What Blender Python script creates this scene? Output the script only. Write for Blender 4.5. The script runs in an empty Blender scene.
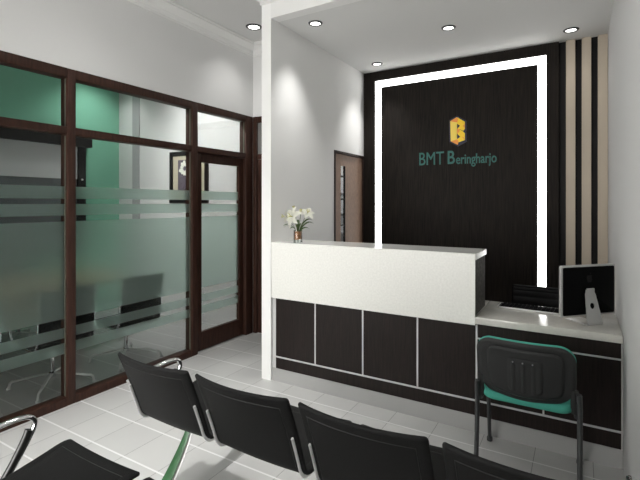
import bpy, bmesh, math, random
from mathutils import Vector, Matrix
random.seed(7)
C = bpy.context.scene.collection
PI = math.pi
sc = bpy.context.scene

# ------------------------------------------------------------------ materials
def mat(name, col, rough=.5, metal=0., bump=0., bscale=60., spec=.5, var=0., vscale=8., coat=0., stretch=None):
    m = bpy.data.materials.new(name); m.use_nodes = True
    nt = m.node_tree; b = nt.nodes['Principled BSDF']
    b.inputs['Base Color'].default_value = (*col, 1)
    b.inputs['Roughness'].default_value = rough
    b.inputs['Metallic'].default_value = metal
    b.inputs['Specular IOR Level'].default_value = spec
    b.inputs['Coat Weight'].default_value = coat
    tc = nt.nodes.new('ShaderNodeTexCoord'); mp = nt.nodes.new('ShaderNodeMapping')
    nt.links.new(tc.outputs['Object'], mp.inputs['Vector'])
    if stretch: mp.inputs['Scale'].default_value = stretch
    if var:
        n = nt.nodes.new('ShaderNodeTexNoise'); n.inputs['Scale'].default_value = vscale; n.inputs['Detail'].default_value = 5
        nt.links.new(mp.outputs[0], n.inputs['Vector'])
        r = nt.nodes.new('ShaderNodeValToRGB')
        r.color_ramp.elements[0].position = .3; r.color_ramp.elements[1].position = .7
        r.color_ramp.elements[0].color = (*[max(0, c*(1-var)) for c in col], 1)
        r.color_ramp.elements[1].color = (*[min(1, c*(1+var)) for c in col], 1)
        nt.links.new(n.outputs['Fac'], r.inputs[0]); nt.links.new(r.outputs[0], b.inputs['Base Color'])
    if bump:
        n2 = nt.nodes.new('ShaderNodeTexNoise'); n2.inputs['Scale'].default_value = bscale; n2.inputs['Detail'].default_value = 3
        nt.links.new(mp.outputs[0], n2.inputs['Vector'])
        bp = nt.nodes.new('ShaderNodeBump'); bp.inputs['Strength'].default_value = bump; bp.inputs['Distance'].default_value = .004
        nt.links.new(n2.outputs['Fac'], bp.inputs['Height']); nt.links.new(bp.outputs[0], b.inputs['Normal'])
    return m

def emis(name, col, s):
    m = bpy.data.materials.new(name); m.use_nodes = True
    b = m.node_tree.nodes['Principled BSDF']
    b.inputs['Base Color'].default_value = (.8, .8, .8, 1)
    b.inputs['Emission Color'].default_value = (*col, 1); b.inputs['Emission Strength'].default_value = s
    return m

M = {}
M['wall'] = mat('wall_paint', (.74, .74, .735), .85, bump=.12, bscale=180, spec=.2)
M['walldim'] = mat('dimmed_wall_paint', (.58, .58, .575), .85, bump=.12, bscale=180, spec=.2)  # wall paint darkened to stand in for shade on the right wall
M['wallbright'] = mat('brightened_wall_paint', (.86, .86, .85), .8, bump=.12, bscale=180, spec=.2)  # wall paint lightened to make the partition look more strongly lit
M['ceil'] = mat('ceiling_paint', (.70, .70, .69), .9, spec=.15)
M['trimw'] = mat('white_gloss_paint', (.80, .80, .79), .55)
M['green'] = mat('green_paint', (.20, .47, .34), .8, spec=.2)
M['greyp'] = mat('grey_paint', (.42, .42, .43), .8, spec=.2)
M['frame'] = mat('dark_brown_timber', (.042, .018, .012), .5, spec=.25, var=.35, vscale=9, stretch=(6, 6, .7))
M['panel'] = mat('wenge_veneer', (.0118, .0073, .0062), .5, var=.45, vscale=22, stretch=(9, 9, .35), spec=.22)
M['niche_wood'] = mat('wenge_wall_veneer', (.0105, .0078, .006), .6, var=.95, vscale=14, stretch=(10, 10, .3), spec=.15)
M['black'] = mat('black_lacquer', (.006, .0055, .0055), .55, spec=.2)
M['beige'] = mat('beige_laminate', (.50, .43, .34), .55)
M['ctop'] = mat('cream_quartz', (.74, .74, .71), .14, var=.04, vscale=120)
M['cwhite'] = mat('speckled_white_laminate', (.80, .80, .76), .45, var=.05, vscale=70, bump=.05, bscale=90)
M['granite'] = mat('black_granite', (.045, .040, .036), .6, var=1., vscale=45, spec=.2)
M['desk'] = mat('grey_cream_stone', (.56, .55, .51), .10, var=.04, vscale=40)
M['trim_al'] = mat('pale_metal_strip', (.60, .60, .60), .35, metal=.3)
M['vinyl'] = mat('black_textured_vinyl', (.0085, .0085, .0085), .6, bump=.5, bscale=420, spec=.18)
M['edge'] = mat('black_rubber_edge', (.012, .012, .012), .3)
M['chrome'] = mat('chrome', (.78, .79, .80), .12, metal=1)
M['satin'] = mat('satin_steel', (.70, .71, .72), .28, metal=1)
M['greenleg'] = mat('leg_green', (.035, .12, .045), .3, var=.6, vscale=9)
M['teal'] = mat('teal_fabric', (.06, .36, .28), .8, bump=.3, bscale=300)
M['plastic'] = mat('charcoal_plastic', (.023, .024, .024), .45, bump=.4, bscale=500, spec=.3)
M['tube'] = mat('dark_grey_steel', (.030, .032, .034), .42, bump=.2, bscale=300)
M['blackg'] = mat('gloss_black_plastic', (.0028, .0028, .003), .5, spec=.06)
M['alu'] = mat('aluminium', (.58, .58, .57), .38, metal=.6)
M['bar'] = mat('bright_brushed_steel', (.88, .88, .88), .35, metal=.1)
M['key'] = mat('black_keys', (.004, .004, .005), .8, spec=.03)
M['mesh'] = mat('black_leather', (.007, .007, .0075), .55, spec=.2)
M['door'] = mat('mid_brown_veneer', (.26, .165, .115), .55, var=.28, vscale=26, stretch=(8, 8, .8))
M['petal'] = mat('white_petal', (.88, .88, .80), .6)
M['pollen'] = mat('yellow_green_stamen', (.55, .52, .12), .6)
M['leaf'] = mat('dark_green_leaf', (.075, .13, .03), .45)
M['copper'] = mat('copper_brown_pebbles', (.55, .24, .11), .5, var=.5, vscale=60)
M['cream'] = mat('cream_mount', (.55, .50, .38), .8)
M['purple'] = mat('purple_grey_print', (.10, .08, .105), .8, var=.3, vscale=14)
M['blind'] = mat('pale_grey_blind', (.50, .51, .52), .7)
M['dframe'] = mat('very_dark_brown_timber', (.022, .010, .008), .5, spec=.2)
M['dglass'] = mat('dark_grey_screen', (.085, .10, .105), .35)
M['wood'] = mat('warm_wood', (.30, .19, .10), .5, var=.3, vscale=16, stretch=(1, 6, 6))
M['teallogo'] = mat('teal_letters', (.014, .135, .115), .5)
M['navy'] = mat('navy_edge', (.006, .008, .03), .5)
M['yel'] = mat('golden_yellow', (1.0, .66, .0), .45)
M['lyel'] = mat('pale_gold', (1.0, .74, .10), .45)
M['org'] = mat('amber_orange', (.90, .32, .03), .45)
M['red'] = mat('red_board', (.45, .05, .06), .6)
M['ring'] = mat('dark_chrome_ring', (.08, .08, .08), .35, metal=.6)
M['lamp'] = emis('lamp_face', (1, .99, .96), 6.0)
M['led'] = emis('led_strip', (1, .995, .97), 5.2)

# floor: ceramic tiles .3095 x .304
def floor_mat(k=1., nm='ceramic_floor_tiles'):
    m = bpy.data.materials.new(nm); m.use_nodes = True
    nt = m.node_tree; b = nt.nodes['Principled BSDF']; N = nt.nodes.new; L = nt.links.new
    tc = N('ShaderNodeNewGeometry'); sp = N('ShaderNodeSeparateXYZ'); L(tc.outputs['Position'], sp.inputs[0])
    def line(out, off, per, w):
        a = N('ShaderNodeMath'); a.operation = 'SUBTRACT'; L(out, a.inputs[0]); a.inputs[1].default_value = off
        d = N('ShaderNodeMath'); d.operation = 'DIVIDE'; L(a.outputs[0], d.inputs[0]); d.inputs[1].default_value = per
        f = N('ShaderNodeMath'); f.operation = 'FRACT'; L(d.outputs[0], f.inputs[0])
        s = N('ShaderNodeMath'); s.operation = 'SUBTRACT'; L(f.outputs[0], s.inputs[0]); s.inputs[1].default_value = .5
        ab = N('ShaderNodeMath'); ab.operation = 'ABSOLUTE'; L(s.outputs[0], ab.inputs[0])
        g = N('ShaderNodeMath'); g.operation = 'GREATER_THAN'; L(ab.outputs[0], g.inputs[0]); g.inputs[1].default_value = .5 - w/per/2
        return g.outputs[0], d.outputs[0]
    lx, ix = line(sp.outputs['X'], -.547, .3095, .0035)
    ly, iy = line(sp.outputs['Y'], .17, .304, .012)
    fl1 = N('ShaderNodeMath'); fl1.operation = 'FLOOR'; L(ix, fl1.inputs[0])
    fl2 = N('ShaderNodeMath'); fl2.operation = 'FLOOR'; L(iy, fl2.inputs[0])
    cb = N('ShaderNodeCombineXYZ'); L(fl1.outputs[0], cb.inputs[0]); L(fl2.outputs[0], cb.inputs[1])
    wn = N('ShaderNodeTexWhiteNoise'); wn.noise_dimensions = '3D'; L(cb.outputs[0], wn.inputs['Vector'])
    nz = N('ShaderNodeTexNoise'); nz.inputs['Scale'].default_value = 2.2; L(tc.outputs['Position'], nz.inputs['Vector'])
    ad = N('ShaderNodeMath'); ad.operation = 'MULTIPLY_ADD'; L(wn.outputs['Value'], ad.inputs[0]); ad.inputs[1].default_value = .35; L(nz.outputs['Fac'], ad.inputs[2])
    rp = N('ShaderNodeValToRGB'); rp.color_ramp.elements[0].position = .3; rp.color_ramp.elements[1].position = 1.
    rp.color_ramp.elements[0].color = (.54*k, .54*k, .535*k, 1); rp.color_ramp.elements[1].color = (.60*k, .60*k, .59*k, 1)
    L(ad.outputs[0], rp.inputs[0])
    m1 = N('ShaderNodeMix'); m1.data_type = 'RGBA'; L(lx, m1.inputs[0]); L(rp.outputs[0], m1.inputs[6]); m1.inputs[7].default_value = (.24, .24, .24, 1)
    m2 = N('ShaderNodeMix'); m2.data_type = 'RGBA'; L(ly, m2.inputs[0]); L(m1.outputs[2], m2.inputs[6]); m2.inputs[7].default_value = (.82*k, .82*k, .82*k, 1)  # joints along X whitened, a reflection put into the colour
    L(m2.outputs[2], b.inputs['Base Color'])
    b.inputs['Roughness'].default_value = .28; b.inputs['Specular IOR Level'].default_value = .45
    return m
M['floor'] = floor_mat(); M['floor_dim'] = floor_mat(.6, 'dimmed_ceramic_floor_tiles')  # second copy is the same tile, darkened for the dimly lit meeting room

def glass_mat(name, tint, refl):
    m = bpy.data.materials.new(name); m.use_nodes = True; nt = m.node_tree; nt.nodes.clear()
    N = nt.nodes.new; L = nt.links.new
    o = N('ShaderNodeOutputMaterial'); t = N('ShaderNodeBsdfTransparent'); t.inputs[0].default_value = (*tint, 1)
    g = N('ShaderNodeBsdfGlossy'); g.inputs['Roughness'].default_value = .03
    fr = N('ShaderNodeFresnel'); fr.inputs[0].default_value = 1.45
    mu = N('ShaderNodeMath'); mu.operation = 'MULTIPLY'; L(fr.outputs[0], mu.inputs[0]); mu.inputs[1].default_value = refl
    mx = N('ShaderNodeMixShader'); L(mu.outputs[0], mx.inputs[0]); L(t.outputs[0], mx.inputs[1]); L(g.outputs[0], mx.inputs[2])
    L(mx.outputs[0], o.inputs[0]); return m
M['glass'] = glass_mat('clear_glass', (.95, .965, .96), .3)
M['vglass'] = glass_mat('vase_glass', (.93, .95, .94), .8)

def frost_mat():
    m = bpy.data.materials.new('frosted_film'); m.use_nodes = True; nt = m.node_tree; nt.nodes.clear()
    N = nt.nodes.new; L = nt.links.new
    o = N('ShaderNodeOutputMaterial')
    d = N('ShaderNodeBsdfDiffuse'); d.inputs[0].default_value = (.60, .70, .66, 1)
    tr = N('ShaderNodeBsdfTranslucent'); tr.inputs[0].default_value = (.93, 1., .97, 1)
    rf = N('ShaderNodeBsdfRefraction'); rf.inputs['Color'].default_value = (.92, 1., .97, 1)
    rf.inputs['Roughness'].default_value = .34; rf.inputs['IOR'].default_value = 1.30
    a = N('ShaderNodeMixShader'); a.inputs[0].default_value = .70; L(d.outputs[0], a.inputs[1]); L(tr.outputs[0], a.inputs[2])
    b = N('ShaderNodeMixShader'); b.inputs[0].default_value = .80; L(a.outputs[0], b.inputs[1]); L(rf.outputs[0], b.inputs[2])
    L(b.outputs[0], o.inputs[0]); return m
M['frost'] = frost_mat()

# ------------------------------------------------------------------ mesh helpers
class MB:
    def __init__(s): s.bm = bmesh.new()
    def _merge(s, b2):
        me = bpy.data.meshes.new('t'); b2.to_mesh(me); b2.free(); s.bm.from_mesh(me); bpy.data.meshes.remove(me)
    def box(s, x0, x1, y0, y1, z0, z1, bev=0, seg=1, M4=None):
        b = bmesh.new(); bmesh.ops.create_cube(b, size=1)
        for v in b.verts:
            v.co = Vector(((x0+x1)/2+v.co.x*(x1-x0), (y0+y1)/2+v.co.y*(y1-y0), (z0+z1)/2+v.co.z*(z1-z0)))
        if bev: bmesh.ops.bevel(b, geom=b.edges[:], offset=bev, segments=seg, profile=.5, affect='EDGES')
        if M4: bmesh.ops.transform(b, matrix=M4, verts=b.verts)
        s._merge(b); return s
    def quad(s, x, y0, y1, z0, z1):
        v = [s.bm.verts.new(p) for p in ((x, y0, z0), (x, y1, z0), (x, y1, z1), (x, y0, z1))]; s.bm.faces.new(v); return s
    def prism(s, pts, axis, a0, a1, bev=0, seg=2):
        """closed outline pts extruded along axis ('x','y','z') from a0 to a1"""
        b = bmesh.new()
        def P(p, a):
            return {'x': (a, p[0], p[1]), 'y': (p[0], a, p[1]), 'z': (p[0], p[1], a)}[axis]
        v0 = [b.verts.new(P(p, a0)) for p in pts]; v1 = [b.verts.new(P(p, a1)) for p in pts]
        n = len(pts)
        f0 = b.faces.new(v0); f1 = b.faces.new(v1[::-1])
        for i in range(n): b.faces.new((v0[(i+1) % n], v0[i], v1[i], v1[(i+1) % n]))
        bmesh.ops.recalc_face_normals(b, faces=b.faces[:])
        if bev:
            bmesh.ops.bevel(b, geom=[e for f in (f0, f1) for e in f.edges], offset=bev, segments=seg, profile=.5, affect='EDGES')
        s._merge(b); return s
    def tube(s, pts, r, n=12, closed=False, flat=None, caps=True):
        """swept tube; r number or list; flat=(a,b) elliptical half sizes with a along a fixed up hint"""
        b = bmesh.new(); P = [Vector(p) for p in pts]; k = len(P); rings = []
        ref = None
        for i in range(k):
            if closed: t = (P[(i+1) % k]-P[i-1]).normalized()
            else: t = (P[min(i+1, k-1)]-P[max(i-1, 0)]).normalized()
            if flat and len(flat) > 2: up = Vector(flat[2])
            elif ref is None: up = Vector((0, 0, 1)) if abs(t.z) < .9 else Vector((1, 0, 0))
            else: up = ref
            side = t.cross(up).normalized(); u2 = side.cross(t).normalized(); ref = u2
            rr = r[i] if isinstance(r, (list, tuple)) else r
            ra, rb = ((flat[0][i] if isinstance(flat[0], list) else flat[0]), flat[1]) if flat else (rr, rr)
            rings.append([b.verts.new(P[i]+side*math.cos(2*PI*j/n)*ra+u2*math.sin(2*PI*j/n)*rb) for j in range(n)])
        m = k if closed else k-1
        for i in range(m):
            A, B = rings[i], rings[(i+1) % k]
            for j in range(n): b.faces.new((A[j], A[(j+1) % n], B[(j+1) % n], B[j]))
        if not closed and caps: b.faces.new(rings[0]); b.faces.new(rings[-1][::-1])
        bmesh.ops.recalc_face_normals(b, faces=b.faces[:])
        s._merge(b); return s
    def lathe(s, prof, cx=0, cy=0, n=24, cz=0):
        b = bmesh.new(); rings = []
        for r, z in prof:
            rings.append([b.verts.new((cx+max(r, 1e-4)*math.cos(2*PI*j/n), cy+max(r, 1e-4)*math.sin(2*PI*j/n), cz+z)) for j in range(n)])
        for A, B in zip(rings, rings[1:]):
            for j in range(n): b.faces.new((A[j], A[(j+1) % n], B[(j+1) % n], B[j]))
        bmesh.ops.remove_doubles(b, verts=b.verts[:], dist=3e-4) if False else None
        bmesh.ops.recalc_face_normals(b, faces=b.faces[:])
        s._merge(b); return s
    def grid_shell(s, fn, nu, nv, th):
        """fn(u,v)->(point, normal) ; closed shell of thickness th"""
        b = bmesh.new(); A = []; B = []
        for j in range(nv+1):
            ra, rb = [], []
            for i in range(nu+1):
                p, n = fn(i/nu*2-1, j/nv)
                ra.append(b.verts.new(p+n*th/2)); rb.append(b.verts.new(p-n*th/2))
            A.append(ra); B.append(rb)
        for j in range(nv):
            for i in range(nu):
                b.faces.new((A[j][i], A[j][i+1], A[j+1][i+1], A[j+1][i]))
                b.faces.new((B[j][i+1], B[j][i], B[j+1][i], B[j+1][i+1]))
        rim = [(0, i) for i in range(nu)]+[(j, nu) for j in range(nv)]+[(nv, i) for i in range(nu, 0, -1)]+[(j, 0) for j in range(nv, 0, -1)]
        n = len(rim)
        for k in range(n):
            (j, i), (j2, i2) = rim[k], rim[(k+1) % n]
            b.faces.new((A[j2][i2], A[j][i], B[j][i], B[j2][i2]))
        bmesh.ops.recalc_face_normals(b, faces=b.faces[:])
        s._merge(b); return s
    def add(s, f): f(s); return s

def build(name, mb, m, parent=None, loc=(0, 0, 0), rotz=0, ang=40, mods=None):
    me = bpy.data.meshes.new(name); mb.bm.to_mesh(me); mb.bm.free()
    me.materials.append(M[m] if isinstance(m, str) else m)
    for p in me.polygons: p.use_smooth = True
    me.set_sharp_from_angle(angle=math.radians(ang))
    o = bpy.data.objects.new(name, me); C.objects.link(o)
    o.location = loc; o.rotation_euler = (0, 0, rotz)
    if parent: o.parent = parent
    return o
def thing(name, label, cat, loc=(0, 0, 0), rotz=0, group=None):
    o = bpy.data.objects.new(name, None); C.objects.link(o); o.empty_display_size = .1
    o.location = loc; o.rotation_euler = (0, 0, rotz); o['label'] = label; o['category'] = cat
    if group: o['group'] = group
    return o
def tag(o, label, cat, group=None):
    o['label'] = label; o['category'] = cat
    if group: o['group'] = group
    return o
def struct(name, mb, m, label=None, cat=None, **k):
    o = build(name, mb, m, **k); o['kind'] = 'structure'
    if label: o['label'] = label
    if cat: o['category'] = cat
    return o
def sempty(name, label, cat):
    o = bpy.data.objects.new(name, None); C.objects.link(o); o['kind'] = 'structure'; o['label'] = label; o['category'] = cat
    return o
def dup(root, loc, rotz, label, group=None):
    r = root.copy(); C.objects.link(r); r.location = loc; r.rotation_euler = (0, 0, rotz); r['label'] = label
    if group: r['group'] = group
    for ch in list(root.children):
        c = ch.copy(); C.objects.link(c); c.parent = r
        for g in ch.children:
            d = g.copy(); C.objects.link(d); d.parent = c
    return r
def smooth_path(pts, n=6, closed=False):
    P = [Vector(p) for p in pts]; out = []; k = len(P)
    for i in range(k if closed else k-1):
        p0 = P[i-1] if (closed or i > 0) else P[0]*2-P[1]
        p1, p2 = P[i], P[(i+1) % k]
        p3 = P[(i+2) % k] if (closed or i+2 < k) else P[-1]*2-P[-2]
        for j in range(n):
            t = j/n
            out.append(.5*((2*p1)+(p2-p0)*t+(2*p0-5*p1+4*p2-p3)*t*t+(3*p1-p0-3*p2+p3)*t**3))
    if not closed: out.append(P[-1])
    return out
def rrect(x0, x1, y0, y1, r, n=6):
    out = []
    rs = r if isinstance(r, (list, tuple)) else (r,)*4
    for (cx, cy, a0, rr) in ((x1-rs[0], y1-rs[0], 0, rs[0]), (x0+rs[1], y1-rs[1], 90, rs[1]), (x0+rs[2], y0+rs[2], 180, rs[2]), (x1-rs[3], y0+rs[3], 270, rs[3])):
        for i in range(n+1):
            a = math.radians(a0+90*i/n); out.append((cx+rr*math.cos(a), cy+rr*math.sin(a)))
    return out

# ------------------------------------------------------------------ dimensions
XL, XR = -3.365, .222          # glass wall face, right wall
YE = 4.10                     # corridor end wall / meeting room back wall
XP0, XP1 = -2.42, -2.319      # partition wall beside the niche
YC = 3.07                     # niche front
YB = 5.05                     # niche back wall
HC, HN = 3.43, 3.172          # ceilings
YR = -2.0                     # rear wall of waiting room
XM = -5.933                   # green wall
YM0 = -.6
B = lambda: MB()

# ------------------------------------------------------------------ shell
struct('floor', B().box(-6.2, XL-.052, YR-.3, 6.6, -.12, 0), 'floor_dim', 'tile floor of the meeting room, darkened in colour for its dim light', 'floor')
struct('floor', B().box(XL-.052, .6, YR-.3, 6.6, -.12, 0), 'floor', 'pale grey ceramic tile floor with reflections painted white on the cross joints', 'floor')
struct('ceiling', B().box(XL-.12, XR+.3, YR-.1, YE+.1, HC, HC+.12), 'ceil', 'grey white plaster ceiling over the waiting area', 'ceiling')
struct('ceiling', B().box(XP1, XR+.3, YC+.0, YB+.1, HN, HC+.0), 'ceil', 'lower plaster ceiling over the reception niche', 'ceiling')
struct('wall_left', B().box(XL-.10, XL, YR, YE, 2.587, HC), 'wall', 'white wall above the glass partition', 'wall')
struct('wall_end', B().box(XL, XP0, YE, YE+.10, 2.587, HC), 'wall', 'narrow white wall at the corridor end', 'wall')
pw = B().box(XP0, XP1, YC, 4.215, 0, HC)
pw.box(XP0, XP1, 4.215, YB+.1, 2.13, HC)
struct('wall_partition', pw, 'wallbright', 'white partition wall ending in a slim column beside the reception counter', 'wall')
struct('wall_header', B().box(XP1, XR+.3, YC-.001, YC+.10, HN-.001, HC), 'trimw', 'white header above the reception niche', 'wall')
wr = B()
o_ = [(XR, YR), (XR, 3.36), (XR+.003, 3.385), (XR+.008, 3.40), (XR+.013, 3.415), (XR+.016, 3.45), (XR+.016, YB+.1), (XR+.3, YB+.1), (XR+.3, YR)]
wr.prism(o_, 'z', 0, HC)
struct('wall_right', wr, 'walldim', 'white wall on the right with a soft corner beside the desk', 'wall')
struct('wall_back', B().box(XP1, XR+.3, YB, YB+.1, 0, HN), 'black', 'wall behind the wood feature panel', 'wall')
# rear wall with a large shopfront window behind the viewer
WX0, WX1 = -3.25, -1.75
rw = B().box(XL-.1, WX0, YR-.12, YR, 0, HC).box(WX1, XR+.3, YR-.12, YR, 0, HC).box(WX0, WX1, YR-.12, YR, 2.65, HC)
struct('wall_rear', rw, 'wall', 'rear wall with the shopfront opening', 'wall')
wf = B().box(WX0, WX1, YR-.10, YR-.03, 0, .06).box(WX0, WX1, YR-.10, YR-.03, 2.59, 2.65)
for x in (WX0, -2.53, WX1-.06): wf.box(x, x+.06, YR-.10, YR-.03, .06, 2.59)
struct('window_3', wf, 'frame', 'brown framed shopfront window', 'window')
# meeting room
struct('wall_meeting_left', B().box(XM-.1, XM, YM0, YE, 0, HC), 'green', 'green painted wall of the meeting room', 'wall')
struct('wall_meeting_back', B().box(XM, XL-.1, YE, YE+.1, 0, HC), 'wall', 'white wall of the meeting room behind the flower picture', 'wall')
struct('trim_1', B().box(-5.606, -5.449, YE-.012, YE, 0, HC), 'greyp', 'grey vertical band on the white meeting room wall', 'trim')
struct('wall_meeting_front', B().box(XM, XL-.1, YM0-.1, YM0, 0, HC), 'wall', 'near wall of the meeting room', 'wall')
struct('ceiling', B().box(XM-.1, XL-.1, YM0-.1, YE+.1, HC, HC+.1), 'ceil', 'ceiling of the meeting room', 'ceiling')
# side room behind the brown door
struct('wall_side_room', B().box(XL-.1, XL, YE+.001, 6.5, 0, 2.8), 'wall', 'white wall beyond the corridor end', 'wall')
struct('wall_side_room_back', B().box(XL, XP1, 6.4, 6.5, 0, 2.8), 'wall', 'far wall of the side room', 'wall')
struct('wall_side_room_right', B().box(XP1, XP1+.1, YB+.1, 6.5, 0, 2.8), 'wall', 'right wall of the side room', 'wall')
struct('ceiling', B().box(XL, XP0, YE+.1, 6.5, 2.8, 2.9), 'ceil', 'ceiling of the side room', 'ceiling')

# cornice (one ring with mitred corners)
ring = [(XL, YR), (XL, YE), (XP0, YE), (XP0, YC), (XR, YC), (XR, YR)]
prof = [(0, -.125), (.012, -.125), (.012, -.105), (.030, -.092), (.036, -.078), (.036, -.070), (.058, -.050), (.082, -.034), (.100, -.026), (.100, -.014), (.112, -.010), (.112, 0), (0, 0)]
bm = bmesh.new(); rings = []
n = len(ring)
for i in range(n):
    p0, p1, p2 = Vector(ring[i-1]), Vector(ring[i]), Vector(ring[(i+1) % n])
    d1 = (p1-p0).normalized(); d2 = (p2-p1).normalized()
    n1 = Vector((d1.y, -d1.x)); n2 = Vector((d2.y, -d2.x))
    b_ = (n1+n2); b_ = b_/max(.2, b_.dot(n1))
    rings.append([bm.verts.new((p1.x+b_.x*a, p1.y+b_.y*a, HC+z)) for a, z in prof])
for i in range(n):
    A, Bv = rings[i], rings[(i+1) % n]
    for j in range(len(prof)): k = (j+1) % len(prof); bm.faces.new((A[j], A[k], Bv[k], Bv[j]))
bmesh.ops.recalc_face_normals(bm, faces=bm.faces[:])
mb = MB(); mb.bm = bm
struct('trim_2', mb, 'trimw', 'stepped white cornice around the waiting area ceiling', 'cornice', ang=25)

# ------------------------------------------------------------------ glass partition (left)
D0 = XL-.10
part = sempty('window_1', 'dark brown timber framed glass partition of the meeting room', 'partition')
def post(y0, y1, z0=0, z1=2.587):
    build('post', B().box(D0, XL, y0, y1, z0, z1, .006, 2), 'frame', part)
for y0, y1 in ((-.60, -.537), (.62, .683), (1.893, 1.957), (3.146, 3.222), (3.973, 4.10)): post(y0, y1)
for y in (1.893, 3.146, 3.973):
    for z0, z1 in ((.07, 2.07), (2.145, 2.51)):
        if y > 3.9 and z0 < 1: continue
        build('glazing_bead', B().box(XL-.042, XL-.026, y-.004, y-.0002, z0, z1), M.setdefault('bead', mat('grey_green_glazing_bead', (.085, .085, .065), .5)), part)
def rail(y0, y1, z0, z1):
    build('rail', B().box(D0, XL-.002, y0, y1, z0, z1, .005, 2).box(XL-.03, XL-.0005, y0, y1, z1-.014 if z0 > 1 else z0, z1 if z0 > 1 else z0+.012, .002), 'frame', part)
bays = ((-.537, .62), (.683, 1.893), (1.957, 3.146), (3.222, 3.973))
for a, b in bays:
    rail(a, b, 2.515, 2.587); rail(a, b, 2.080, 2.139)
for a, b in bays[:3]: rail(a, b, 0, .062)
# timber beads round the panes, seen on the jambs
def pane(a, b, z0, z1, nm='glass_pane', par=part, film=True, x=XL-.05):
    g = build(nm, B().box(x-.003, x+.003, a, b, z0, z1), 'glass', par)
    if film:
        f = B()
        for (u, v) in ((1.587, 1.682), (1.458, 1.546), (.662, 1.412), (.513, .592), (.392, .474)):
            f.box(x+.0035, x+.0055, a+.002, b-.002, u, v)
        build('frosted_film', f, 'frost', g)
for a, b in bays[:3]: pane(a, b, .062, 2.080)
for a, b in bays: pane(a, b, 2.139, 2.515, film=False)
# door of the partition
d1 = sempty('door_1', 'dark brown door with frosted glass at the end of the glass partition', 'door')
x0, x1 = XL-.085, XL-.042
fr = B().box(x0, x1, 3.226, 3.315, .008, 2.076, .004, 1).box(x0, x1, 3.900, 3.970, .008, 2.076, .004, 1)
fr.box(x0, x1, 3.315, 3.900, 1.983, 2.076, .004, 1).box(x0, x1, 3.315, 3.900, .008, .20, .004, 1)
build('door_frame', fr, 'frame', d1)
pane(3.315, 3.900, .20, 1.983, par=d1, x=XL-.062)
# end wall door with transom
d2 = sempty('door_2', 'dark brown door and transom at the corridor end', 'door')
e = B().box(XL-.002, XL+.052, YE-.001, YE+.035, 0, 2.587, .005, 2).box(XP0-.07, XP0-.001, YE+.01, YE+.035, 0, 2.587, .005, 2)
e.box(XL+.052, XP0-.07, YE+.01, YE+.035, 2.515, 2.587, .005, 2).box(XL+.052, XP0-.07, YE+.01, YE+.035, 2.08, 2.139, .005, 2)
build('door_frame', e, 'frame', d2)
build('door_leaf', B().box(XL+.055, XP0-.073, YE+.015, YE+.034, .008, 2.076, .004, 1), 'frame', d2)
build('glass_pane', B().box(XL+.052, XP0-.07, YE+.018, YE+.023, 2.139, 2.515), 'glass', d2)
hd = B().tube([(XP0-.13, YE+.03, 1.0), (XP0-.13, YE-.02, 1.0), (XP0-.24, YE-.02, 1.0)], .009)
build('door_handle', hd, 'satin', d2)

# ------------------------------------------------------------------ meeting room fittings
w4 = sempty('window_2', 'black framed opening with pale grey blind on the green wall', 'window')
X = XM
fr = B().box(X, X+.05, 3.45, 3.561, .85, 2.33, .003).box(X, X+.05, .60, .711, .85, 2.33, .003).box(X, X+.05, .711, 3.45, .85, .93, .003)
build('window_frame', fr, 'black', w4)
build('pelmet', B().box(X, X+.12, .54, 3.612, 2.323, 2.49, .004), 'black', w4)
build('blind', B().box(X, X+.03, .711, 3.45, 1.882, 2.323).box(X+.002, X+.034, .711, 3.45, 2.26, 2.30), 'blind', w4)
build('pane', B().box(X, X+.02, .711, 3.45, .93, 1.882), 'dglass', w4)
build('knob', B().lathe([(.0, 0), (.012, .003), (.018, .012), (.014, .022), (0, .027)], X+.05, 3.505, 16, 1.865), 'trimw', w4)

# framed flower picture
pf = thing('framed_picture', 'black framed picture of a white flower on the meeting room wall', 'picture', (-4.442, YE, 1.556))
W2, HH = .355, .69
fr = B()
for a in (-W2, W2-.055): fr.box(a, a+.055, -.03, 0, 0, HH, .003)
fr.box(-W2+.055, W2-.055, -.03, 0, 0, .05, .003).box(-W2+.055, W2-.055, -.03, 0, HH-.055, HH, .003)
build('frame', fr, 'black', pf)
build('mount', B().box(-W2+.055, W2-.055, -.012, -.002, .05, HH-.055), 'cream', pf)
build('print', B().box(-.20, .21, -.016, -.0125, .13, HH-.115), 'purple', pf)
ar = B()
for k in range(11):
    a = 2*PI*k/11
    r0, r1 = .03, .105+.015*math.sin(k*2.3)
    cx, cz = -.07, .46
    pts = [(cx+r0*math.cos(a-.2), cz+r0*math.sin(a-.2)), (cx+r1*.8*math.cos(a-.3), cz+r1*.8*math.sin(a-.3)), (cx+r1*math.cos(a), cz+r1*math.sin(a)), (cx+r1*.8*math.cos(a+.3), cz+r1*.8*math.sin(a+.3)), (cx+r0*math.cos(a+.2), cz+r0*math.sin(a+.2))]
    ar.prism(pts, 'y', -.0175-.0001*k, -.0162)
build('flower_motif', ar, 'petal', pf)
build('vase_motif', B().prism([(-.03, .40), (.05, .40), (.09, .2), (.06, .14), (-.02, .14), (-.05, .2)], 'y', -.0172, -.0162), 'greyp', pf)

# conference table
ct = thing('conference_table', 'wooden conference table behind the frosted glass', 'table', (-4.85, 1.95, 0))
build('tabletop', B().box(-.50, .50, -1.2, 1.2, .71, .745, .008, 2), 'wood', ct)
for y in (-.8, .8): build('leg', B().box(-.22, .22, y-.03, y+.03, 0.001, .71, .004), 'wood', ct)
build('modesty_panel', B().box(-.02, .02, -.77, .77, .32, .66, .003), 'wood', ct)

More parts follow.
